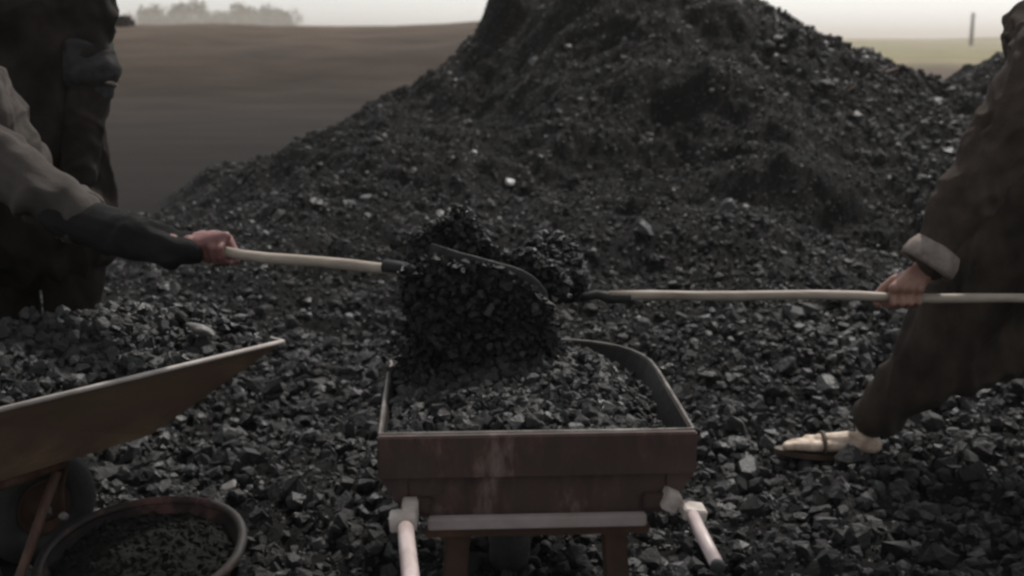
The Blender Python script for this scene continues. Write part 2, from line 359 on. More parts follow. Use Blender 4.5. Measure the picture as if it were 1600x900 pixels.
tag(link('coal_lumps', mesh_from(Vv, Ff.ravel(), np.full(len(Ff), 3)), M['chunk']), 'loose black coal lumps covering the ground and the lumpy parts of the pile', 'coal', kind='stuff')
sets = [scatter(120000, 4.2, 11.0, .006, .015, 1.4), scatter(26000, 1.6, 4.4, .004, .010, 1.6)]
P = np.concatenate([s[0] for s in sets]); S = np.concatenate([s[1] for s in sets])
Vv, Ff = lumps(P, S)
tag(link('coal_grit', mesh_from(Vv, Ff.ravel(), np.full(len(Ff), 3)), M['fines']), 'fine coal grit filling the slopes between the larger lumps', 'coal grit', kind='stuff')

# ------------------------------------------------------------------ coal heap in a container / on a shovel
def heap(name, outline_in, zfun, ngrid, nl, smin, smax, label, loc, rz=0, seed=1, p=1.8):
    """outline_in(x,y)->bool mask array; local coordinates"""
    x0, x1, y0, y1 = ngrid
    gx_ = np.linspace(x0, x1, 60); gy_ = np.linspace(y0, y1, 70); X, Y = np.meshgrid(gx_, gy_)
    Z = zfun(X, Y)+.010*fbm(X, Y, 22, 3, seed); ins = outline_in(X, Y)
    V, q = grid_arrays(X, Y, Z); keep = ins.ravel()[q].all(1); q = q[keep]
    used = np.unique(q); remap = -np.ones(len(V), int); remap[used] = np.arange(len(used)); V = V[used]; q = remap[q]
    x = rng.uniform(x0, x1, nl); y = rng.uniform(y0, y1, nl); k = outline_in(x, y); x = x[k]; y = y[k]
    s = smin+(smax-smin)*rng.uniform(0, 1, len(x))**p; z = zfun(x, y)+s*rng.uniform(-.2, .5, len(x))
    lv, lf = lumps(np.stack([x, y, z], 1), s)
    tri = np.concatenate([q[:, [0, 1, 2]], q[:, [0, 2, 3]]])
    allV = np.concatenate([V, lv]); allF = np.concatenate([tri, lf+len(V)])
    o = link(name, mesh_from(allV, allF.ravel(), np.full(len(allF), 3)), M['chunk'])
    o.location = loc; o.rotation_euler = (0, 0, rz); tag(o, label, 'coal', kind='stuff'); return o

# ------------------------------------------------------------------ wheelbarrows
def outline(wr, wf, L, n=10, inset=0, rc=.5):
    """closed outline, rear straight, front rounded. counter-clockwise from rear-left"""
    pts = []; hw = wr/2-inset; hf = wf/2-inset; L2 = L-inset; y0 = inset
    y_s = L*(1-rc*.55)
    right = [(hw, y0), (hw+(hf-hw)*.33, y0+(y_s-y0)*.33), (hw+(hf-hw)*.66, y0+(y_s-y0)*.66)]
    arc = [(hf*abs(math.cos(a))**(2/2.6), y_s+(L2-y_s)*abs(math.sin(a))**(2/2.6)) for a in np.linspace(0, math.pi/2, n)]
    R_ = right+arc; Lh = [(-x, y) for x, y in reversed(R_[:-1])]
    rear = [(-hw*.5, y0), (0, y0), (hw*.5, y0)]
    return R_+Lh+rear
def make_tray(parent, mt, rimm, wr, wf, L, depth, zt, rc=.5, nose=.12, rimr=.007):
    bm = bmesh.new(); th = .006
    def ring(k, ins, zo=0):
        # k 0 rim .. 1 bottom
        pts = outline(wr-.10*k, wf-.14*k, L-nose*k, inset=ins+0, rc=rc)
        return [bm.verts.new((x, y+(.04*k), zt-depth*k+zo)) for x, y in pts]
    levels = [0, .35, .7, .93, 1.0]
    outr = [ring(k, .0 if k < 1 else .02) for k in levels]
    inr = [ring(k, th if k < 1 else .02+th, th if k == 1 else 0) for k in levels]
    n = len(outr[0])
    for A in (outr, inr):
        for i in range(len(A)-1):
            for k in range(n): bm.faces.new((A[i][k], A[i][(k+1) % n], A[i+1][(k+1) % n], A[i+1][k]))
        bm.faces.new(A[-1])
    for k in range(n): bm.faces.new((outr[0][k], outr[0][(k+1) % n], inr[0][(k+1) % n], inr[0][k]))
    t = bm_obj('tray', bm, mt, parent); t.data.materials.append(M['steel']); nf = len(levels)*n+1-n
    for i, p in enumerate(t.data.polygons): p.material_index = 1 if nf <= i < 2*nf else 0
    bm = bmesh.new(); add_tube(bm, [(x, y, zt+.002) for x, y in outline(wr, wf, L, rc=rc)], rimr, 8, closed=True)
    bm_obj('rim', bm, rimm, t, True)
    return t
def make_wheel(parent, c, r, wd):
    Mx = Matrix.Translation(Vector(c)) @ Matrix.Rotation(math.pi/2, 4, 'Y')
    wh = bpy.data.objects.new('wheel', None)
    bm = bmesh.new(); prof = [(r-wd/2+wd/2*math.cos(a), wd/2*math.sin(a)) for a in np.linspace(0, 2*math.pi, 15)[:-1]]
    add_lathe(bm, prof, 40, Mx, closed=True); ty = bm_obj('wheel', bm, M['rubber'], parent, True)
    bm = bmesh.new(); ri = r-wd*.95
    add_lathe(bm, [(ri+.004, -wd*.3), (ri, -wd*.34), (ri*.8, -wd*.1), (.03, -wd*.12), (.03, -wd*.5), (.012, -wd*.5), (.012, wd*.5), (.03, wd*.5), (.03, wd*.12), (ri*.8, wd*.1), (ri, wd*.34), (ri+.004, wd*.3)], 40, Mx)
    bm_obj('wheel_disc', bm, M['brownwood'], ty, True)
    bm = bmesh.new(); add_tube(bm, [Vector(c)+Vector((-.12, 0, 0)), Vector(c)+Vector((.12, 0, 0))], .009, 10); bm_obj('axle', bm, M['rimsteel'], ty, True)

# --- centre barrow
ZT = .50
pL = PZ(590, 682, ZT); pR = PZ(1086, 672, ZT); ctr = (pL+pR)/2; WR = (pR-pL).length
YAW = R(3.0)
b1 = empty('wheelbarrow', (ctr.x, ctr.y, 0), YAW, 'rusty brown wheelbarrow with pale pink pipe handles, seen from behind', 'wheelbarrow', 'wheelbarrows')
L1 = .74
make_tray(b1, M['brown'], M['rimsteel'], WR*.99, WR*1.0, L1, .17, ZT, rc=.75, rimr=.0045)
bm = bmesh.new(); add_box(bm, (0, -.013, ZT-.038), (WR, .018, .084), bevel=.003); bm_obj('rear_board', bm, M['brown'], b1)
bm = bmesh.new(); add_box(bm, (0, -.020, ZT-.0775), (WR-.012, .008, .004), bevel=.001); bm_obj('seam_strip', bm, M['brown'], b1)
bm = bmesh.new(); add_box(bm, (.0, .0, ZT-.121), (WR-.11, .016, .088), bevel=.003); bm_obj('lower_board', bm, M['brown'], b1)
for s in (-1, 1):
    bm = bmesh.new()
    q = [(s*(WR/2-.002), ZT-.082), (s*(WR/2-.056), ZT-.082), (s*(WR/2-.056), ZT-.148), (s*(WR/2-.045), ZT-.148)]
    f1 = [bm.verts.new((x, -.012, z)) for x, z in q]; f2 = [bm.verts.new((x, .004, z)) for x, z in q]
    bm.faces.new(f1); bm.faces.new(f2)
    for k in range(4): bm.faces.new((f1[k], f1[(k+1) % 4], f2[(k+1) % 4], f2[k]))
    bm_obj('corner_gusset', bm, M['brown'], b1)
bm = bmesh.new(); add_box(bm, (-.002, -.030, ZT-.168), (.425, .022, .024), bevel=.003); bm_obj('cross_bar', bm, M['bar'], b1)
bm = bmesh.new(); add_box(bm, (-.0, -.012, ZT-.192), (.44, .02, .022), bevel=.003); bm_obj('rear_beam', bm, M['brownwood'], b1)
for s in (-1, 1):
    bm = bmesh.new(); add_tube(bm, [(s*.20, .0, ZT-.195), (s*.18, .30, ZT-.21), (s*.11-.02, .42, .22), (s*.085-.03, .46, .155)], .017, 10); bm_obj('frame_rail', bm, M['brownwood'], b1, True)
    bm = bmesh.new(); add_box(bm, (s*.165, .03, .155), (.048, .04, .31), Matrix.Rotation(s*R(-4), 3, 'Y'), .004); lg = bm_obj('leg', bm, M['brownwood'], b1)
make_wheel(b1, (-.035, .46, .155), .15, .095)
binv = (Matrix.Translation(b1.location) @ Matrix.Rotation(YAW, 4, 'Z')).inverted()
# handles
hL = [PZ(640, 795, .385), PY(633, 818, 2.17), PY(636, 850, 2.05), PY(642, 905, 1.88), PY(648, 985, 1.70)]
hR = [PZ(1046, 778, .385), PY(1080, 800, 2.20), PY(1092, 826, 2.10), PY(1121, 884, 1.92)]
for nm, hp, s in (('l', hL, -1), ('r', hR, 1)):
    pts = [binv @ p for p in hp]
    bm = bmesh.new(); rr_ = .0155 if s < 0 else .0120
    add_tube(bm, pts[1:], rr_, 14)
    h = bm_obj('handle', bm, M['pink'], b1, True)
    if s > 0:
        e = pts[-1]; dv = (pts[-1]-pts[-2]).normalized()
        bm = bmesh.new(); add_tube(bm, [e-dv*.001, e+dv*.006, e+dv*.010], [rr_*1.06, rr_*1.06, rr_*.7], 14); bm_obj('end_plug', bm, M['rubber'], h, True)
    # two stepped clamp plates that bolt the pipe to the tray
    bm = bmesh.new(); c1 = binv @ (PY(641, 797, 2.20) if s < 0 else PY(1047, 780, 2.24)); c2 = binv @ (PY(630, 813, 2.165) if s < 0 else PY(1083, 799, 2.20))
    add_box(bm, c1, (.031, .05, .036), Matrix.Rotation(R(0 if s < 0 else 25), 3, 'Y'), .0025)
    add_box(bm, c2, (.050, .045, .030) if s < 0 else (.044, .05, .023), Matrix.Rotation(R(-4 if s < 0 else 8), 3, 'Y'), .0025)
    if s > 0: add_tube(bm, [c1, c2], .008, 8)
    bm_obj('clamp', bm, M['bracket'], b1)
    bm = bmesh.new(); bc = binv @ (PY(641, 797, 2.20) if s < 0 else PY(1047, 780, 2.24))
    add_box(bm, (s*.235, -.005, ZT-.135), (.06, .05, .03), bevel=.004); bm_obj('handle_mount', bm, M['brown'], b1)
def in_tray(wr, wf, L, rc, ins):
    poly = np.array(outline(wr, wf, L, inset=ins, rc=rc))
    def f(X, Y):
        X = np.asarray(X); Y = np.asarray(Y); r = np.zeros(X.shape, bool); n = len(poly); j = n-1
        for i in range(n):
            xi, yi = poly[i]; xj, yj = poly[j]
            c = ((yi > Y) != (yj > Y)) & (X < (xj-xi)*(Y-yi)/(yj-yi+1e-12)+xi); r ^= c; j = i
        return r
    return f
heap('coal_load', in_tray(WR*.97, WR*.98, L1, .75, .014), lambda x, y: ZT-.012+.055*np.exp(-((x+.03)/.19)**2-((y-.42)/.24)**2)-.05*sstep(.14, .27, x)-.045*sstep(.55, .72, y)*sstep(-.1, .1, x)+.075*np.exp(-((x+.17)/.11)**2-((y-.60)/.12)**2)+.016*fbm(x, y, 5, 3, 4),
     (-.29, .29, .01, .73), 3800, .005, .023, 'black coal heaped in the centre brown wheelbarrow', (ctr.x, ctr.y, 0), YAW)

# --- left barrow
tip = PZ(438, 534, ZT); bk = PZ(56, 626, ZT); dv = (tip-bk).normalized(); rz2 = -math.atan2(dv.x, dv.y)
W2, L2 = .56, .86
side = Vector((dv.y, -dv.x, 0))
org = tip-dv*L2-side*(W2/2-.01)
b2 = empty('wheelbarrow', (org.x, org.y, 0), rz2, 'ochre brown wheelbarrow with pale rim and sharp nose, cut by the left edge', 'wheelbarrow', 'wheelbarrows')
bm = bmesh.new(); hw = W2/2
def tray2(ins, zoff):
    a = ins
    return [[(hw-a, a, ZT), (hw-a, L2-a*.6, ZT), (-hw+a, L2-a*.6, ZT), (-hw+a, a, ZT)],
            [(hw-.05-a, .05+a, ZT-.17+zoff), (hw-.06-a, .50-a, ZT-.165+zoff), (-hw+.06+a, .50-a, ZT-.165+zoff), (-hw+.05+a, .05+a, ZT-.17+zoff)]]
R1 = [[bm.verts.new(p) for p in r] for r in tray2(0, 0)]; R2_ = [[bm.verts.new(p) for p in r] for r in tray2(.006, .006)]
for A in (R1, R2_):
    for k in range(4): bm.faces.new((A[0][k], A[0][(k+1) % 4], A[1][(k+1) % 4], A[1][k]))
    bm.faces.new(A[1])
for k in range(4): bm.faces.new((R1[0][k], R1[0][(k+1) % 4], R2_[0][(k+1) % 4], R2_[0][k]))
t2 = bm_obj('tray', bm, M['ochre'], b2); t2.data.materials.append(M['steel'])
for i_ in range(5, 10): t2.data.polygons[i_].material_index = 1
bm = bmesh.new(); add_tube(bm, [(hw, 0, ZT+.002), (hw, L2*.5, ZT+.002), (hw, L2, ZT+.002), (0, L2, ZT+.002), (-hw, L2, ZT+.002), (-hw, L2*.5, ZT+.002), (-hw, 0, ZT+.002), (0, 0, ZT+.002)], .0065, 8, closed=True); bm_obj('rim', bm, M['rimpale'], t2, True)
for s in (-1, 1):
    bm = bmesh.new(); add_tube(bm, [(s*.27, -.55, .46), (s*.26, -.1, .36), (s*.20, .06, ZT-.19), (s*.18, .30, ZT-.185), (s*.09, .33, .22), (s*.07, .34, .15)], .015, 12); h = bm_obj('frame_rail', bm, M['brownwood'], b2, True)
    bm = bmesh.new(); add_tube(bm, [(s*.27, -.56, .462), (s*.268, -.42, .43)], .020, 12); bm_obj('grip', bm, M['rubber'], h, True)
    bm = bmesh.new(); add_tube(bm, [(s*.19, .02, ZT-.20), (s*.215, -.01, .20), (s*.23, .0, .03), (s*.23, .05, .012), (s*.22, .12, .03), (s*.20, .20, .16), (s*.185, .28, ZT-.20)], .011, 10); bm_obj('leg', bm, M['brownwood'], b2, True)
make_wheel(b2, (-.02, .34, .15), .145, .085)
heap('coal_load', lambda X, Y: (np.abs(X) < hw-.024) & (Y > .01) & (Y < L2-.012), lambda x, y: ZT-.005+.095*np.exp(-((x)/.17)**2-((y-.33)/.30)**2)+.045*sstep(.35, .70, y)*sstep(.25, .0, x)+.012*fbm(x, y, 6, 3, 14),
     (-.28, .28, .0, .86), 2800, .007, .028, 'black coal heaped above the pale rim of the left wheelbarrow', (org.x, org.y, 0), rz2, 5)

# --- rusty basin under the left barrow
bc = PZ(228, 826, .17)
bn = empty('basin', (bc.x, bc.y, .005), 0, 'wide rusty red basin full of fine coal dust, lying below the left wheelbarrow', 'basin')
bn.rotation_euler = (R(10), R(-3), 0); bn.scale = (1.07, 1.07, 1)
bm = bmesh.new(); add_lathe(bm, [(0.001, 0), (.14, 0), (.16, .01), (.205, .115), (.20, .118), (.155, .018), (.135, .008), (.001, .008)], 48); bm_obj('bowl', bm, M['basin'], bn, True)
bm = bmesh.new(); add_tube(bm, [(.208*math.cos(a), .208*math.sin(a), .120+.003*math.sin(3*a)) for a in np.linspace(0, 2*math.pi, 49)[:-1]], .011, 10, closed=True); bm_obj('rolled_rim', bm, M['basin'], bn, True)
X, Y = np.meshgrid(np.linspace(-.2, .2, 70), np.linspace(-.2, .2, 70)); rr_ = np.hypot(X, Y)
Z = .095+.045*np.clip(1-(rr_/.19)**2, 0, 1)+.012*fbm(X, Y, 14, 4, 6); V, q = grid_arrays(X, Y, Z); q = q[(rr_.ravel()[q] < .19).all(1)]
used = np.unique(q); rm = -np.ones(len(V), int); rm[used] = np.arange(len(used))
ql = rm[q]; tri = np.concatenate([ql[:, [0, 1, 2]], ql[:, [0, 2, 3]]]); ra = rng.uniform(0, 2*np.pi, 900); rd = .185*np.sqrt(rng.uniform(0, 1, 900))
lz = .095+.045*np.clip(1-(rd/.19)**2, 0, 1)+.012*fbm(rd*np.cos(ra), rd*np.sin(ra), 14, 4, 6)
lv, lf = lumps(np.stack([rd*np.cos(ra), rd*np.sin(ra), lz+.002], 1), .003+.012*rng.uniform(0, 1, 900)**3); vb = V[used]
tri = np.concatenate([tri, lf+len(vb)])
fc = link('fine_coal', mesh_from(np.concatenate([vb, lv]), tri.ravel(), np.full(len(tri), 3)), M['dust']); fc.location = bn.location; fc.rotation_euler = bn.rotation_euler; fc.scale = bn.scale
tag(fc, 'dull dark coal dust and grit filling the rusty red basin', 'coal dust', kind='stuff')

# ------------------------------------------------------------------ blobs (bodies and clothes)
def sphere(bm, c, r, rot=None, u=14, v=9):
    t = bmesh.new(); bmesh.ops.create_uvsphere(t, u_segments=u, v_segments=v, radius=1)
    rx, ry, rz_ = r if hasattr(r, '__len__') else (r, r, r)
    for vv in t.verts:
        p = Vector((vv.co.x*rx, vv.co.y*ry, vv.co.z*rz_)); vv.co = Vector(c)+((rot @ p) if rot else p)
    me = bpy.data.meshes.new('t'); t.to_mesh(me); t.free(); bm.from_mesh(me); bpy.data.meshes.remove(me)
def chain(bm, pr, n=14):
    pr = [(Vector(p), r) for p, r in pr]
    for i in range(len(pr)-1):
        (a, ra), (b, rb) = pr[i], pr[i+1]
        if (b-a).length < 1e-5: continue
        add_tube(bm, [a, b], [ra, rb], n)
    for p, r in pr: sphere(bm, p, r*1.0, u=n, v=8)
def blob(name, bm, m, parent, voxel=.006, smooth=4, fold=0, fscale=(9, 9, 9), seed=0, fdir=None):
    me = bpy.data.meshes.new(name); bm.to_mesh(me); bm.free(); o = bpy.data.objects.new(name, me); COL.objects.link(o)
    md = o.modifiers.new('r', 'REMESH'); md.mode = 'VOXEL'; md.voxel_size = voxel; md.adaptivity = 0
    ms = o.modifiers.new('s', 'SMOOTH'); ms.iterations = smooth; ms.factor = .5
    dg = bpy.context.evaluated_depsgraph_get(); me2 = bpy.data.meshes.new_from_object(o.evaluated_get(dg))
    bpy.data.objects.remove(o); bpy.data.meshes.remove(me)
    if fold:
        n = len(me2.vertices); co = np.zeros(n*3); me2.vertices.foreach_get('co', co); co = co.reshape(-1, 3)
        no = np.array([v.normal[:] for v in me2.vertices]); out = np.zeros(n)
        for i in range(n):
            p = Vector((co[i, 0]*fscale[0]+seed, co[i, 1]*fscale[1], co[i, 2]*fscale[2]))
            w_ = mnoise.noise_vector(p*.6)*.8
            out[i] = (1-abs(mnoise.noise(p+w_))*3.2)*.6+.4*mnoise.noise((p+w_)*2.3)
        co += no*(out*fold)[:, None]; me2.vertices.foreach_set('co', co.ravel()); me2.update()
    me2.materials.clear()
    return link(name, me2, m, parent, True)
def grip_hand(bm, G, s, n, wrist, sr=.016, k=1.0, left=False):
    """closed hand on a shaft: G grip centre, s shaft dir (index side), n direction shaft->palm"""
    s = s.normalized(); n = (n-s*n.dot(s)).normalized(); t = s.cross(n)*(-1 if left else 1)
    lens = [1.0, 1.06, 1.0, .82]; rad = [.0088, .0092, .0086, .0076]
    kn = []
    for i in range(4):
        off = (.031-.0208*i)*k; fr = rad[i]*k; Rr = sr+fr*1.02
        def pt(ang, rr): return G+s*off+(n*math.cos(ang)+t*math.sin(ang))*rr
        K = pt(R(22), Rr+.012*k); kn.append(K)
        a_end = 120+110*lens[i]
        angs = [48, 92, 140, 190, a_end]
        ch = [(K, fr*1.25)]+[(pt(R(a), Rr+(.006*k if j in (1,) else .001)), fr*(1.08 if j in (1, 3) else .95)) for j, a in enumerate(angs)]
        chain(bm, ch, 10)
    base = wrist
    for i, K in enumerate(kn): chain(bm, [(base+(K-base)*.12+s*(.012-.008*i), .019*k), (base+(K-base)*.55, .0175*k), (K, .0125*k)], 10)
    heel = G+n*(sr+.020)-t*.018
    chain(bm, [(base, .024*k), (heel-s*.02*k, .019*k)], 12)
    # thumb leaves the side of the palm near the wrist and closes over the index finger
    tb = heel+s*.012*k-t*.006
    chain(bm, [(base+(heel-base)*.35, .018*k), (tb, .0155*k), (G+s*.034*k+(n*.35-t).normalized()*(sr+.016), .0115*k), (G+s*.050*k+(-n*.5-t*.85).normalized()*(sr+.011), .0105*k), (G+s*.052*k+(-n-t*.1).normalized()*(sr+.010), .0085*k)], 10)
    return base
def head(bm, c, face, up, k=1.0):
    f = face.normalized(); u = (up-f*up.dot(f)).normalized(); r = f.cross(u)
    Rm = Matrix((r, f, u)).transposed()
    P_ = lambda a, b, z: Vector(c)+(r*a+f*b+u*z)*k
    sphere(bm, P_(0, -.005, .03), (.074*k, .092*k, .085*k), Rm, 20, 14); sphere(bm, P_(0, .022, -.035), (.060*k, .070*k, .075*k), Rm, 18, 12)
    chain(bm, [(P_(-.03, .07, -.088), .014*k), (P_(0, .082, -.092), .017*k), (P_(.03, .07, -.088), .014*k)])
    chain(bm, [(P_(0, .088, .022), .008*k), (P_(0, .103, -.010), .011*k), (P_(0, .106, -.020), .013*k)])
    chain(bm, [(P_(-.013, .100, -.024), .008*k), (P_(.013, .100, -.024), .008*k)])
    chain(bm, [(P_(-.045, .078, .034), .009*k), (P_(0, .086, .034), .008*k), (P_(.045, .078, .034), .009*k)])
    chain(bm, [(P_(-.022, .088, -.050), .006*k), (P_(0, .094, -.049), .007*k), (P_(.022, .088, -.050), .006*k)])
    chain(bm, [(P_(-.018, .088, -.060), .006*k), (P_(0, .092, -.061), .0075*k), (P_(.018, .088, -.060), .006*k)])
    for sgn in (-1, 1):
        chain(bm, [(P_(sgn*.045, .065, -.015), .018*k), (P_(sgn*.05, .045, -.035), .018*k)])
        chain(bm, [(P_(sgn*.078, -.005, .018), .010*k), (P_(sgn*.084, -.012, .0), .011*k), (P_(sgn*.078, -.002, -.022), .008*k)])
    return P_, Rm
def face_bits(root, body, P_, Rm, cap_m, capname):
    for sgn in (-1, 1):
        bm = bmesh.new(); sphere(bm, P_(sgn*.031, .076, .014), .0105); bm_obj('eye', bm, M['eye'], root, True)
    bm = bmesh.new(); sphere(bm, P_(0, -.012, .045), (.084, .103, .088), Rm, 24, 16)
    t = [v for v in bm.verts if (v.co-P_(0, 0, 0)).dot(Rm @ Vector((0, 0, 1))) < .028+.0*1 and True]
    bmesh.ops.delete(bm, geom=t, context='VERTS')
    chain(bm, [(P_(.086*math.cos(a), -.012+.102*math.sin(a), .034), .011) for a in np.linspace(0, 2*math.pi, 25)], 8)
    bm_obj(capname, bm, cap_m, root, True)
    bm = bmesh.new(); chain(bm, [(P_(-.075, -.03, .01), .016), (P_(-.05, -.075, -.01), .02), (P_(0, -.088, -.015), .022), (P_(.05, -.075, -.01), .02), (P_(.075, -.03, .01), .016)], 10)
    bm_obj('hair', bm, M['hair'], root, True)
def foot(bm, heel, toe, k=1.0, left=False):
    f = (toe-heel); f.z = f.z; L = f.length; f.normalize(); sd = Vector((0, 0, 1)).cross(f).normalized()*(-1 if left else 1); up = f.cross(sd)*(-1 if left else 1)
    if up.z < 0: up = -up
    q = lambda a, b, z: heel+f*(a*L)+sd*b+up*z
    chain(bm, [(q(.10, 0, .030), .030), (q(.35, .003, .036), .030), (q(.62, .0, .026), .024)], 12)
    chain(bm, [(q(.12, 0, .03), .028), (q(.18, 0, .09), .036)], 12)
    for i, (b, ln, r) in enumerate([(.028, 1.0, .0125), (.010, .98, .0095), (-.006, .94, .009), (-.020, .89, .0085), (-.033, .83, .008)]):
        chain(bm, [(q(.40, b*.5, .024), .020), (q(.70, b, .018), .0165), (q(ln-.12, b*1.08, .016), r*1.1), (q(ln-.03, b*1.1, .012), r)], 10)
    return q(.18, 0, .10), q

def person(name, label, loc):
    return empty(name, loc, 0, label, 'person')
def shovel_path(a, b): return (b-a).normalized()

# ---------------- shovels (placed first, hands close on them)
def make_shovel(label, a, b, blade_dir, blade_nrm, w_, l_, r=.0155, seed=0, drop=0, gap=.07):
    """a: rear end of shaft, b: front end (socket). blade goes on along blade_dir with face normal blade_nrm"""
    root = empty('shovel', a, 0, label, 'shovel', 'shovels'); T = -a
    bm = bmesh.new(); n = 14; pts = []
    d = b-a; L = d.length; sidev = Vector((0, 0, 1))
    for i in range(n):
        t = i/(n-1); pts.append(a+d*t+sidev*(.006*math.sin(t*5+seed)+.0025*math.sin(t*17+seed))+T)
    add_tube(bm, pts, [r*(1+.05*math.sin(i*2.3+seed)) for i in range(n)], 14); bm_obj('shaft', bm, M['shaft'], root, True)
    f = blade_dir.normalized(); nn = (blade_nrm-f*blade_nrm.dot(f)).normalized(); s = f.cross(nn)
    b0 = b; b = b+Vector((.01, 0, -drop))
    bm = bmesh.new(); N_, K_ = 14, 13; th = .003; layers = []
    for sg in (0, 1):
        g = []
        for i in range(N_):
            t = i/(N_-1); row = []
            hwid = w_/2*(min(1, .86+.5*t) if t < .3 else 1)*(1 if t < .6 else math.sqrt(max(.02, 1-((t-.6)/.42)**2)))
            for k in range(K_):
                x = (k/(K_-1)*2-1); c = .045*(x*x)*(hwid/(w_/2))+.028*(t-.45)**2+.012*(1-t)*0
                c += .018*max(0, 1-t*4)
                row.append(bm.verts.new(b+T+f*(t*l_+gap)+s*(x*hwid)+nn*(c-sg*th)))
            g.append(row)
        layers.append(g)
    A, B = layers
    for i in range(N_-1):
        for k in range(K_-1):
            bm.faces.new((A[i][k], A[i][k+1], A[i+1][k+1], A[i+1][k])); bm.faces.new((B[i][k], B[i+1][k], B[i+1][k+1], B[i][k+1]))
    for i in range(N_-1):
        bm.faces.new((A[i][0], A[i+1][0], B[i+1][0], B[i][0])); bm.faces.new((A[i][-1], B[i][-1], B[i+1][-1], A[i+1][-1]))
    for k in range(K_-1):
        bm.faces.new((A[0][k], B[0][k], B[0][k+1], A[0][k+1])); bm.faces.new((A[-1][k], A[-1][k+1], B[-1][k+1], B[-1][k]))
    bo = bm_obj('blade', bm, M['steel'], root, True)
    bm = bmesh.new(); add_tube(bm, [b0+T-d.normalized()*.05, b0+T, b+T+f*.04+nn*.012, b+T+f*.12+nn*.004], [r*1.22, r*1.2, r*.95, r*.5], 14); bm_obj('socket', bm, M['steel'], root, True)
    # worn bright edge along one side of the blade
    bm = bmesh.new(); pts = []
    for i in range(0, 9):
        t = i/(N_-1); hwid = w_/2*(min(1, .86+.5*t) if t < .3 else 1); c = .045*(hwid/(w_/2))+.028*(t-.45)**2+.018*max(0, 1-t*4)
        pts.append(b+T+f*(t*l_+gap)-s*hwid+nn*c)
    add_tube(bm, pts, .0028, 6); bm_obj('blade_edge', bm, M['steeledge'], root, True)
    def onblade(u_, v_, h_): # u along, v across, world point
        return b+f*(u_*l_+gap)+s*(v_*w_/2)+nn*(.045*v_*v_+h_)
    return root, onblade, (f, s, nn)
# left shovel
SA_f = PY(632, 419, 2.66); SA_h = PY(335, 391, 2.82); dA = (SA_f-SA_h).normalized(); SA_r = SA_h-dA*.41
shA, bladeA, frA = make_shovel('pale wooden shovel from the left, blade tipping coal over the rusty brown wheelbarrow', SA_r, SA_f,
    Vector((.90, .05, -.26)), Vector((.20, .78, .60)), .225, .30, .0130, 1, drop=.045, gap=.02)
# right shovel
SC_f = PY(952, 465, 2.86); SC_h = PY(1408, 464, 3.0); dC = (SC_h-SC_f).normalized(); SC_r = SC_h+dC*.62
shC, bladeC, frC = make_shovel('pale wooden shovel held level from the right by the person in the robe', SC_r, SC_f,
    Vector((-.97, -.06, -.10)), Vector((.05, .12, .98)), .225, .27, .0120, 4)
def blade_heap(label, fn, n, hmax, smin, smax, cu=.55, spread=(1, 1)):
    u_ = rng.uniform(.02, 1.0, n); v_ = rng.uniform(-.95, .95, n); top = hmax*np.clip(1-((u_-cu)/.62)**2, 0, 1)*np.clip(1-(v_/1.05)**2, 0, 1)
    h_ = rng.uniform(0, 1, n)**.6*top+.004; s = smin+(smax-smin)*rng.uniform(0, 1, n)**1.8
    P = np.array([fn(a, b_, c)[:] for a, b_, c in zip(u_, v_, h_)])
    Vv, Ff = lumps(P, s); o = link('shovelled_coal', mesh_from(Vv, Ff.ravel(), np.full(len(Ff), 3)), M['fines'])
    return tag(o, label, 'coal', kind='stuff')
def tipping_heap(label, n):
    f, sx_, nn = frA; V3 = []; S3 = []
    def nz_(u_): return .5+.5*float(fbm(np.array(u_*3.1), np.array(.3), 1.0, 3, 5))
    while len(V3) < n:
        q_ = rng.uniform(); u_ = rng.uniform(-.12, 1.12); s_ = .004+.015*rng.uniform()**3
        if q_ < .50:   # heap behind and above the upper edge
            crest = .100*math.exp(-((u_-.28)/.24)**2)+.050*math.exp(-((u_-.85)/.28)**2)+.02*nz_(u_)
            back = rng.uniform(.0, .15)
            p = bladeA(u_, 0, .035)+Vector((.01, back*.9, .06+crest*rng.uniform(-.5, 1)*1.1-back*.2))
        elif q_ < .86: # clinging to the caked near side, inside a ragged oval
            a_ = rng.uniform(-1, 1); e_ = ((u_-.48)/.60)**2+(a_/1.0)**2
            if e_ > .85+.35*nz_(u_*2+a_): continue
            p = bladeA(u_, 0, -.014)+Vector((0, -.012-.014*abs(rng.normal()), .115*a_+.005))
        elif q_ < .97: # sliding off the lower lip into the barrow
            p = bladeA(u_*.75, 0, rng.uniform(-.01, .07))+Vector((rng.normal()*.02-.02, .03, -.09-.13*rng.uniform()**1.2))
        else:
            p = bladeA(rng.uniform(-.14, .10), 0, rng.uniform(-.01, .05))+Vector((0, 0, rng.normal()*.03))
        V3.append(p[:]); S3.append(s_)
    Vv, Ff = lumps(np.array(V3), np.array(S3)); o = link('shovelled_coal', mesh_from(Vv, Ff.ravel(), np.full(len(Ff), 3)), M['shaded'])
    tag(o, label, 'coal', kind='stuff')
tipping_heap('coal sliding off the tipping blade of the left shovel', 12000)
blade_heap('coal heaped on the level blade of the right shovel', bladeC, 4200, .165, .005, .020, .25)

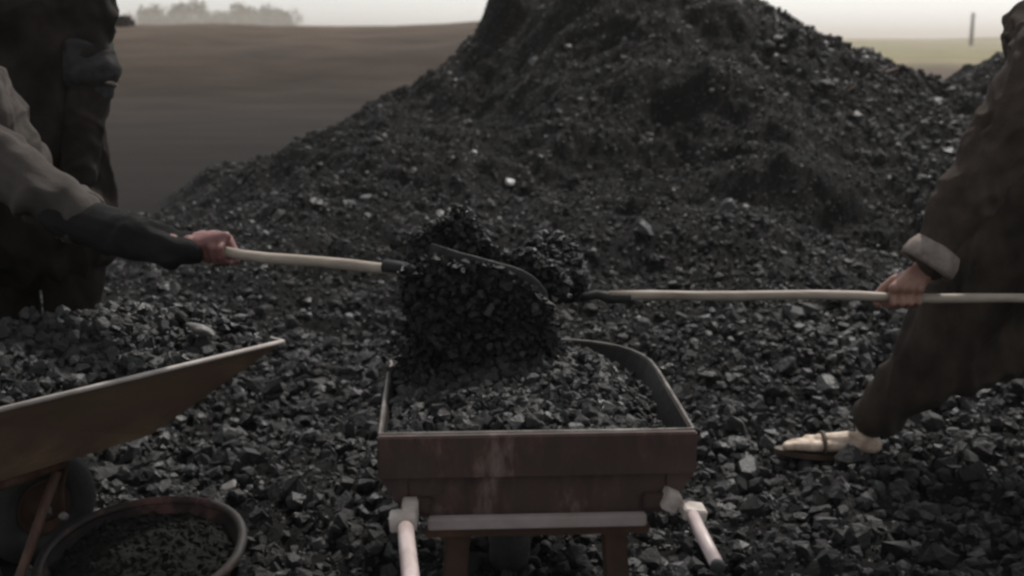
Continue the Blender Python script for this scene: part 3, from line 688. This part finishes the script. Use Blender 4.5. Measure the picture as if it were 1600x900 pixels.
# ---------------- person A (left, bent, arm reaching in)
def person_A():
    hipc = Vector((-1.86, 3.10, .84)); G = SA_h
    root = person('person', 'bent person in grey brown jacket at the left edge, reaching out with a shovel', (hipc.x, hipc.y, 0)); T = -Vector((hipc.x, hipc.y, 0))
    shR = PY(-70, 200, 2.92); elb = PY(120, 338, 2.86); wr = PY(283, 386, 2.80)
    shL = Vector((-1.42, 3.28, 1.10)); chest = (shR+shL)/2+Vector((-.06, 0, .0)); neck = chest+Vector((.05, 0, .07)); hd = neck+Vector((-.15, .02, .14))
    GL = SA_r+dA*.11; elL = (shL+GL)/2+Vector((-.06, .12, -.10))
    # body
    bm = bmesh.new(); bmf = T
    P_, Rm = head(bm, hd+T, Vector((.85, -.15, -.35)), Vector((.3, 0, 1)))
    chain(bm, [(hipc+T, .13), (hipc*.5+chest*.5+T, .12), (chest+T, .13), (neck+T, .058), (hd+Vector((-.02, 0, -.04))+T, .055)])
    chain(bm, [(shR+T, .055), (elb+T, .040), (wr+T, .026)]); chain(bm, [(shL+T, .055), (elL+T, .040), (GL+Vector((-.045, .05, .05))+T, .026)])
    chain(bm, [(chest+T, .09), (shR+T, .06)]); chain(bm, [(chest+T, .09), (shL+T, .06)])
    grip_hand(bm, G+T, dA, Vector((-.10, .45, .85)), wr+T+Vector((.018, 0, .006)), .0140)
    grip_hand(bm, GL+T, dA, Vector((0, .5, .8)), GL+T+Vector((-.045, .05, .05)), .0140, left=True)
    legs = [((-1.80, 2.98, .82), (-1.52, 2.98, .50), (-1.66, 2.98, .10)), ((-1.90, 3.22, .82), (-1.98, 3.26, .46), (-2.20, 3.28, .10))]
    for a, k_, f_ in legs:
        a, k_, f_ = Vector(a), Vector(k_), Vector(f_); chain(bm, [(hipc+T, .10), (a+T, .095), (k_+T, .06), (f_+T, .04)])
        foot(bm, f_+Vector((-.05, 0, -.09))+T, f_+Vector((.20, 0, -.09))+T)
    body = blob('body', bm, M['skinred'], root, .0036, 1)
    face_bits(root, body, P_, Rm, M['clothBg'], 'knit_cap')
    # jacket
    bm = bmesh.new()
    chain(bm, [(hipc+T+Vector((0, 0, -.04)), .185), (hipc*.5+chest*.5+T, .17), (chest+T, .165), (neck+T+Vector((-.02, 0, -.02)), .09)])
    chain(bm, [(chest+T, .12), (shR+T, .080), (shR*.5+elb*.5+T+Vector((0, 0, -.012)), .070), (elb+T, .060)])
    chain(bm, [(chest+T, .12), (shL+T, .088), (elL+T, .066), (elL*.15+(GL+Vector((-.05, .05, .06)))*.85+T, .050)])
    blob('jacket', bm, M['clothA'], root, .006, 3, .022, (10, 10, 8), 2)
    bm = bmesh.new(); mid = elb*.45+wr*.55
    chain(bm, [(elb+T+Vector((-.03, 0, .005)), .056), (elb*.75+wr*.25+T+Vector((0, 0, -.012)), .056), (mid+T+Vector((0, 0, -.008)), .052), (wr+T+Vector((-.02, 0, -.006)), .044), (wr+T+Vector((.012, 0, -.003)), .040)])
    blob('forearm_sleeve', bm, M['clothAd'], root, .005, 3, .009, (14, 14, 12), 5)
    bm = bmesh.new()
    for a, k_, f_ in legs:
        a, k_, f_ = Vector(a), Vector(k_), Vector(f_); chain(bm, [(hipc+T+Vector((0, 0, -.02)), .15), (a+T, .125), (k_+T, .095), (f_+T+Vector((0, 0, .02)), .075)])
    blob('trousers', bm, M['clothB'], root, .010, 4, .014, (10, 10, 8), 9)
    for a, k_, f_ in legs:
        f_ = Vector(f_); bm = bmesh.new()
        chain(bm, [(f_+T+Vector((-.02, 0, .02)), .055), (f_+T+Vector((-.02, 0, -.05)), .050), (f_+T+Vector((.08, 0, -.052)), .048), (f_+T+Vector((.17, 0, -.06)), .042)])
        blob('boot', bm, M['leather'], root, .007, 4)
    return root
person_A()

# ---------------- person B (standing behind, dark clothes)
def person_B():
    y = 3.72; c = Vector((-1.47, y, 0)); T = -c
    root = person('person', 'person standing upright behind the bent one, in dark coat with bunched grey knit sleeve', c)
    hip = Vector((-1.47, y, .90)); chest = Vector((-1.47, y-.0, 1.30)); neck = Vector((-1.46, y, 1.47)); hd = Vector((-1.45, y-.02, 1.62))
    shl = PY(140, -60, y-.02); elb = PY(143, 100, y-.05); hn = PY(120, 290, y-.12)   # arm on the image right
    shr = Vector((-1.68, y, 1.40)); elr = Vector((-1.76, y-.03, 1.12)); hr = Vector((-1.66, y-.2, .92))
    bm = bmesh.new(); P_, Rm = head(bm, hd+T, Vector((.5, -.85, -.15)), Vector((0, 0, 1)))
    chain(bm, [(hip+T, .13), (Vector((-1.47, y, 1.1))+T, .095), (chest+T, .098), (neck+T, .058), (hd+T+Vector((0, .01, -.05)), .056)])
    for S_, E_, H_, lf in ((shl, elb, hn, True), (shr, elr, hr, False)):
        chain(bm, [(chest+T, .09), (S_+T, .055), (E_+T, .04), (H_+T, .027)])
        dv_ = (H_-E_).normalized()
        sdv = dv_.cross(Vector((0, -1, 0))).normalized()
        for i in range(4):
            o_ = sdv*(.03-.02*i)
            chain(bm, [(H_+T, .02), (H_+T+dv_*.08+o_, .0125), (H_+T+dv_*(.115+.006*(i in (1, 2)))+o_*1.1+Vector((0, -.012, 0)), .0095), (H_+T+dv_*(.150+.008*(i in (1, 2)))+o_+Vector((0, -.03, 0)), .008)], 10)
        chain(bm, [(H_+T+dv_*.02, .018), (H_+T+dv_*.05-sdv*-.04, .012), (H_+T+dv_*.09-sdv*-.05+Vector((0, -.02, 0)), .0095)], 10)
    for sg in (-1, 1):
        a = Vector((-1.47+sg*.09, y, .88)); k_ = Vector((-1.47+sg*.10, y-.01, .48)); f_ = Vector((-1.47+sg*.11, y, .10))
        chain(bm, [(hip+T, .1), (a+T, .09), (k_+T, .058), (f_+T, .038)]); foot(bm, f_+Vector((0, .05, -.09))+T, f_+Vector((.06, -.19, -.09))+T)
    body = blob('body', bm, M['skin'], root, .0048, 3); face_bits(root, body, P_, Rm, M['clothB'], 'knit_cap')
    bm = bmesh.new()
    for dx in (-.07, 0, .07):
        chain(bm, [(Vector((-1.47+dx, y, .66))+T, .175), (Vector((-1.47+dx, y, .9))+T, .155), (Vector((-1.47+dx, y, 1.1))+T, .135), (Vector((-1.47+dx, y, 1.32))+T, .135)])
    chain(bm, [(chest+T, .14), (neck+T+Vector((0, 0, -.03)), .09)])
    chain(bm, [(chest+T, .12), (shl+T, .085), (elb+T+Vector((-.01, 0, .03)), .066)]); chain(bm, [(chest+T, .12), (shr+T, .085), (elr+T, .07), (hr*.8+elr*.2+T, .05)])
    blob('coat', bm, M['clothB'], root, .008, 3, .026, (9, 9, 6), 3)
    bm = bmesh.new(); e2 = elb*.55+hn*.45
    chain(bm, [(elb+T+Vector((-.01, 0, .035)), .076), (elb+T+Vector((.0, -.01, -.03)), .084), (elb*.82+hn*.18+T, .070)])
    blob('bunched_sleeve', bm, M['clothBg'], root, .005, 5, .012, (5, 5, 20), 8)
    bm = bmesh.new(); chain(bm, [(elb*.84+hn*.16+T, .062), (e2+T, .062), (hn*.92+elb*.08+T, .050)])
    blob('forearm_sleeve', bm, M['clothB'], root, .007, 4, .010, (13, 13, 16), 1)
    bm = bmesh.new(); wc = elb*.86+hn*.14; dv_ = (hn-elb).normalized(); a_ = dv_.cross(Vector((0, 1, 0))).normalized(); b_ = dv_.cross(a_)
    add_tube(bm, [wc+T+(a_*math.cos(t)+b_*math.sin(t))*.073 for t in np.linspace(0, 2*math.pi, 25)[:-1]], .007, 8, closed=True)
    bm_obj('sleeve_band', bm, M['cuff'], root, True)
    bm = bmesh.new()
    for sg in (-1, 1):
        a = Vector((-1.47+sg*.09, y, .80)); k_ = Vector((-1.47+sg*.105, y-.01, .48)); f_ = Vector((-1.47+sg*.115, y, .12)); chain(bm, [(a+T, .115), (k_+T, .095), (f_+T, .085)])
    blob('trousers', bm, M['clothB'], root, .010, 4, .012, (10, 10, 8), 4)
    for sg in (-1, 1):
        f_ = Vector((-1.47+sg*.11, y, .10)); bm = bmesh.new()
        chain(bm, [(f_+T+Vector((0, .02, .02)), .055), (f_+T+Vector((0, .02, -.05)), .05), (f_+T+Vector((.03, -.08, -.052)), .048), (f_+T+Vector((.05, -.16, -.06)), .042)]); blob('boot', bm, M['leather'], root, .007, 4)
person_B()

# ---------------- person C (right, robe, sandal)
def person_C():
    hip = Vector((1.62, 3.42, .86)); root = person('person', 'person in long dark robe and brown wool sleeve, pale sandalled foot forward', (hip.x, hip.y, 0)); T = -Vector((hip.x, hip.y, 0))
    G = SC_h; shL = PY(1650, 95, 3.12); el = PY(1542, 255, 3.05); wr = G+Vector((.050, .01, .062))
    shR = Vector((1.48, 3.50, 1.26)); chest = (shL+shR)/2+Vector((.08, 0, -.02)); neck = chest+Vector((.06, 0, .11)); hd = neck+Vector((.02, 0, .15))
    GR = SC_r-dC*.10; elR = (shR+GR)/2+Vector((.16, .12, -.06))
    heel = PY(1376, 710, 3.52); toe = PY(1218, 698, 3.50); zg = float(H(1.0, 3.5))
    bm = bmesh.new(); P_, Rm = head(bm, hd+T, Vector((-.85, -.1, -.4)), Vector((-.3, 0, 1)))
    chain(bm, [(hip+T, .13), (hip*.5+chest*.5+T, .12), (chest+T, .13), (neck+T, .058), (hd+T+Vector((.02, 0, -.04)), .055)])
    chain(bm, [(chest+T, .09), (shL+T, .055), (el+T, .042), (wr+T, .027)]); chain(bm, [(chest+T, .09), (shR+T, .055), (elR+T, .042), (GR+T+Vector((.03, .03, .06)), .027)])
    grip_hand(bm, G+T, -dC, Vector((.25, -.25, .9)), wr+T, .0120, k=1.12, left=True)
    grip_hand(bm, GR+T, -dC, Vector((.1, .4, -.9)), GR+T+Vector((.04, .04, -.05)), .0120)
    ank, q = foot(bm, heel+T, toe+T)
    knee = Vector((1.345, 3.45, .50)); chain(bm, [(hip+T, .1), (Vector((1.52, 3.36, .82))+T, .09), (knee+T, .06), (ank, .036)])
    f2 = Vector((1.86, 3.56, .10)); chain(bm, [(hip+T, .1), (Vector((1.68, 3.5, .8))+T, .09), (Vector((1.70, 3.54, .46))+T, .06), (f2+T, .038)]); foot(bm, f2+T+Vector((.05, 0, -.09)), f2+T+Vector((-.2, 0, -.09)))
    body = blob('body', bm, M['skin'], root, .0036, 1); body.data.materials.append(M['skindust'])
    for p_ in body.data.polygons: p_.material_index = 1 if p_.center.z < .16 else 0
    face_bits(root, body, P_, Rm, M['cuff'], 'knit_cap')
    # sandal
    bm = bmesh.new(); f = (toe-heel).normalized(); sd = Vector((0, 0, 1)).cross(f).normalized(); up = f.cross(sd)
    if up.z < 0: up = -up
    L = (toe-heel).length; top = []; bot = []
    for i in range(28):
        a = 2*math.pi*i/28; x = .5+.55*math.cos(a); yy = .042*math.sin(a)*(1+.18*math.cos(a))
        p = heel+T+f*(x*L)+sd*yy+up*(-.004); top.append(bm.verts.new(p)); bot.append(bm.verts.new(p-up*.016))
    bm.faces.new(top); bm.faces.new(bot)
    for i in range(28): bm.faces.new((top[i], top[(i+1) % 28], bot[(i+1) % 28], bot[i]))
    sn = bm_obj('sandal', bm, M['leather'], root)
    bm = bmesh.new(); add_tube(bm, [heel+T+f*(.60*L)+sd*.046*math.cos(a)+up*(.002+.052*math.sin(a)) for a in np.linspace(0, math.pi, 11)], .006, 8)
    bm_obj('strap', bm, M['leather'], sn, True)
    # wool sleeve + torso
    bm = bmesh.new(); w1 = wr+Vector((.030, .004, .045))
    chain(bm, [(chest+T, .14), (shL+T, .105), ((shL+el)/2+T, .092), (el+T, .078), ((el+w1)/2+T, .068), (w1+T, .056)])
    chain(bm, [(chest+T, .14), (shR+T, .10), (elR+T, .08), (GR+T+Vector((.05, .05, .10)), .055)])
    chain(bm, [(hip+T+Vector((0, 0, .06)), .17), (hip*.5+chest*.5+T, .165), (chest+T, .165), (neck+T+Vector((0, 0, -.04)), .09)])
    blob('wool_coat', bm, M['clothC'], root, .006, 3, .018, (11, 11, 9), 6)
    # cuff: open flared ring at the wrist
    ax = (wr-w1).normalized(); a_ = ax.cross(Vector((0, 1, 0))).normalized(); b_ = ax.cross(a_); cc = w1+ax*.012
    bm = bmesh.new(); Mx = Matrix.Translation(cc+T) @ Matrix((a_, b_, ax)).transposed().to_4x4()
    add_lathe(bm, [(.060, -.034), (.070, -.010), (.073, .014), (.069, .026), (.062, .022), (.060, .004), (.052, -.026)], 32, Mx, closed=True)
    for v in bm.verts: v.co += Vector((mnoise.noise(v.co*40), mnoise.noise(v.co*41+Vector((5, 0, 0))), mnoise.noise(v.co*39+Vector((0, 7, 0)))))*.003
    bm_obj('cuff', bm, M['cuff'], root, True)
    # long robe over the front leg
    bm = bmesh.new()
    ank_w = ank-T
    chain(bm, [(hip+T, .18), (Vector((1.48, 3.40, .78))+T, .16), (Vector((1.31, 3.44, .52))+T, .128), (Vector((1.22, 3.46, .30))+T, .100), (ank_w+T+Vector((.028, 0, .020)), .068)])
    chain(bm, [(hip+T, .18), (Vector((1.60, 3.44, .60))+T, .17), (Vector((1.48, 3.46, .42))+T, .13), (Vector((1.30, 3.46, .30))+T, .09)])
    chain(bm, [(hip+T, .17), (Vector((1.74, 3.5, .5))+T, .14), (f2+T+Vector((0, 0, .06)), .085)])
    blob('robe', bm, M['clothCd'], root, .008, 3, .020, (12, 12, 2.6), 12)
person_C()

# ------------------------------------------------------------------ single stones and a stick
def stone(px, py, s, m, label, cat='stone', seed=0, sq=(1, .8, .6)):
    r_ = random.Random(seed+int(px)); p = hit(px, py); bm = bmesh.new()
    for _ in range(16):
        v = Vector((r_.gauss(0, 1), r_.gauss(0, 1), r_.gauss(0, 1))).normalized(); bm.verts.new(Vector((v.x*sq[0], v.y*sq[1], v.z*sq[2]))*s)
    bmesh.ops.convex_hull(bm, input=bm.verts); bmesh.ops.delete(bm, geom=[v for v in bm.verts if not v.link_faces], context='VERTS')
    bmesh.ops.bevel(bm, geom=list(bm.edges), offset=s*.08, segments=1, affect='EDGES')
    o = bm_obj(m[0], bm, M[m[1]], None); o.location = p+Vector((0, 0, s*.3)); o.rotation_euler = (r_.uniform(-.3, .3), r_.uniform(-.3, .3), r_.uniform(0, 6))
    tag(o, label, cat, 'pale stones on the coal'); return o
PS = ('pale_stone', 'stone'); GS = ('grey_stone', 'stonegrey')
stone(797, 288, .042, PS, 'brightest oval white stone on the middle of the coal slope')
stone(741, 241, .030, PS, 'small flat white stone up and left of the brightest oval stone')
stone(644, 392, .030, PS, 'white stone just above the tip of the left shovel shaft')
stone(889, 75, .040, GS, 'large grey stone high on the dusty shoulder of the pile')
stone(907, 157, .024, GS, 'left one of two small grey stones side by side high on the slope')
stone(928, 158, .026, GS, 'right one of two small grey stones side by side high on the slope')
stone(921, 262, .018, GS, 'tiny grey stone to the right of the brightest oval stone')
stone(712, 127, .024, GS, 'small grey stone near the left skyline of the pile')
stone(976, 62, .020, GS, 'small grey stone beside the large grey stone near the pile top')
stone(1222, 143, .026, GS, 'grey stone upon the right shoulder of the pile')
stone(1337, 118, .030, GS, 'pale grey stone close to the right skyline of the pile')
stone(360, 768, .036, GS, 'pale grey lump beside the rusty red basin')
stone(1112, 143, .024, GS, 'small grey stone above the dark hollow in the slope')
for px, py, sz, lb in ((312, 515, .042, 'flat pale grey slab on the coal of the ochre wheelbarrow'), (192, 500, .018, 'small pale chip on the far crest of coal in the ochre wheelbarrow'), (224, 519, .016, 'small pale chip on coal between the flat slab and the far chip')):
    o = stone(px, py, sz, GS, lb, 'stone', 3, (1.3, .7, .4)); q_ = PZ(px, py, ZT+.05); o.location = q_; o.rotation_euler = (R(-12), R(8), R(-15)); o['group'] = 'pale stones in the left wheelbarrow'
a = hit(1322, 148); b = hit(1404, 112)
bm = bmesh.new(); add_tube(bm, [a+Vector((0, 0, .02)), (a+b)/2+Vector((0, 0, .05)), b+Vector((0, 0, .03))], [.008, .010, .006], 8)
tag(bm_obj('stick', bm, M['brownwood'], None, True), 'thin brown stick lying on the coal near the right skyline', 'stick')

# ------------------------------------------------------------------ far things
def pole(px, ybase, h, dist, label, thick=.14):
    p = PY(px, 70, dist); root = empty('utility_pole', (p.x, dist, -.1), 0, label, 'pole')
    bm = bmesh.new(); add_tube(bm, [(0, 0, 0), (0, 0, h*.5), (0, 0, h)], [thick, thick*.9, thick*.7], 10); bm_obj('post', bm, M['pole'], root, True)
    bm = bmesh.new(); add_box(bm, (0, 0, h-.5), (.9, .1, .1), bevel=.01); bm_obj('crossarm', bm, M['pole'], root)
pole(1517, 70, 5.6, 210, 'dark pole standing in the far field above the right skyline', .35)
def tree(x, y, h, wd, label):
    root = empty('tree', (x, y, -.6), 0, label, 'tree', 'hazy trees beyond the yard'); r_ = random.Random(int(x*10))
    bm = bmesh.new(); add_tube(bm, [(0, 0, 0), (.1, 0, h*.3), (.15, .1, h*.6)], [.22, .16, .06], 8)
    for k in range(5):
        a = k*1.3; add_tube(bm, [(.1, 0, h*.25), (wd*.3*math.cos(a), wd*.3*math.sin(a), h*.65)], [.08, .03], 6)
    bm_obj('trunk', bm, M['trunk'], root, True)
    n = 2600; cl = [(r_.gauss(0, wd*.28), r_.gauss(0, wd*.28), h*r_.uniform(.35, .85), r_.uniform(.16, .3)*wd) for _ in range(16)]
    idx = rng.integers(0, len(cl), n); c = np.array(cl)[idx]; dd = rng.normal(size=(n, 3)); dd /= np.linalg.norm(dd, axis=1)[:, None]
    p = c[:, :3]+dd*c[:, 3:4]*rng.uniform(.4, 1, (n, 1)); a = rng.normal(size=(n, 3))*.5; b_ = rng.normal(size=(n, 3))*.5
    V = np.stack([p-a, p+b_, p+a], 1).reshape(-1, 3)
    V[:, 2] = np.maximum(V[:, 2], .1)
    link('crown', mesh_from(V, np.arange(3*n), np.full(n, 3)), M['leaf'], root)
for i, (px, h, wd, ds) in enumerate([(235, 15, 17, 520), (285, 17, 20, 540), (340, 14, 21, 510), (395, 17, 18, 560), (440, 13, 16, 530)]):
    p = PY(px, 60, ds); tree(p.x, ds, h, wd, ['leftmost hazy green tree, nearest the standing person', 'tall hazy tree second from the left', 'low wide hazy tree in the middle of the row', 'tall hazy tree second from the right', 'rightmost small hazy tree of the row'][i])
# low earth bank and block wall at the far left
p = PY(196, 60, 37)
bm = bmesh.new(); add_box(bm, (0, 0, 0), (.72, .9, 1.3), bevel=.10)
o = bm_obj('clay_block', bm, M['ground'], None); o.location = (p.x, 36.5, 1.25); tag(o, 'squat clay block standing on the brown plain beside the standing person', 'block')

# ------------------------------------------------------------------ dusty air
bm = bmesh.new(); add_box(bm, (0, 1500, 4.0), (5200, 5200, 12.5), bevel=0)
m = bpy.data.materials.new('haze'); m.use_nodes = True; t = m.node_tree; t.nodes.clear()
vo = t.nodes.new('ShaderNodeVolumePrincipled'); vo.inputs['Color'].default_value = (.95, .88, .80, 1); vo.inputs['Density'].default_value = .0013; vo.inputs['Anisotropy'].default_value = .5
mo = t.nodes.new('ShaderNodeOutputMaterial'); t.links.new(vo.outputs[0], mo.inputs['Volume'])
hz = bm_obj('haze', bm, m, None); tag(hz, 'thin dusty air over the yard and plain', 'haze', kind='stuff')
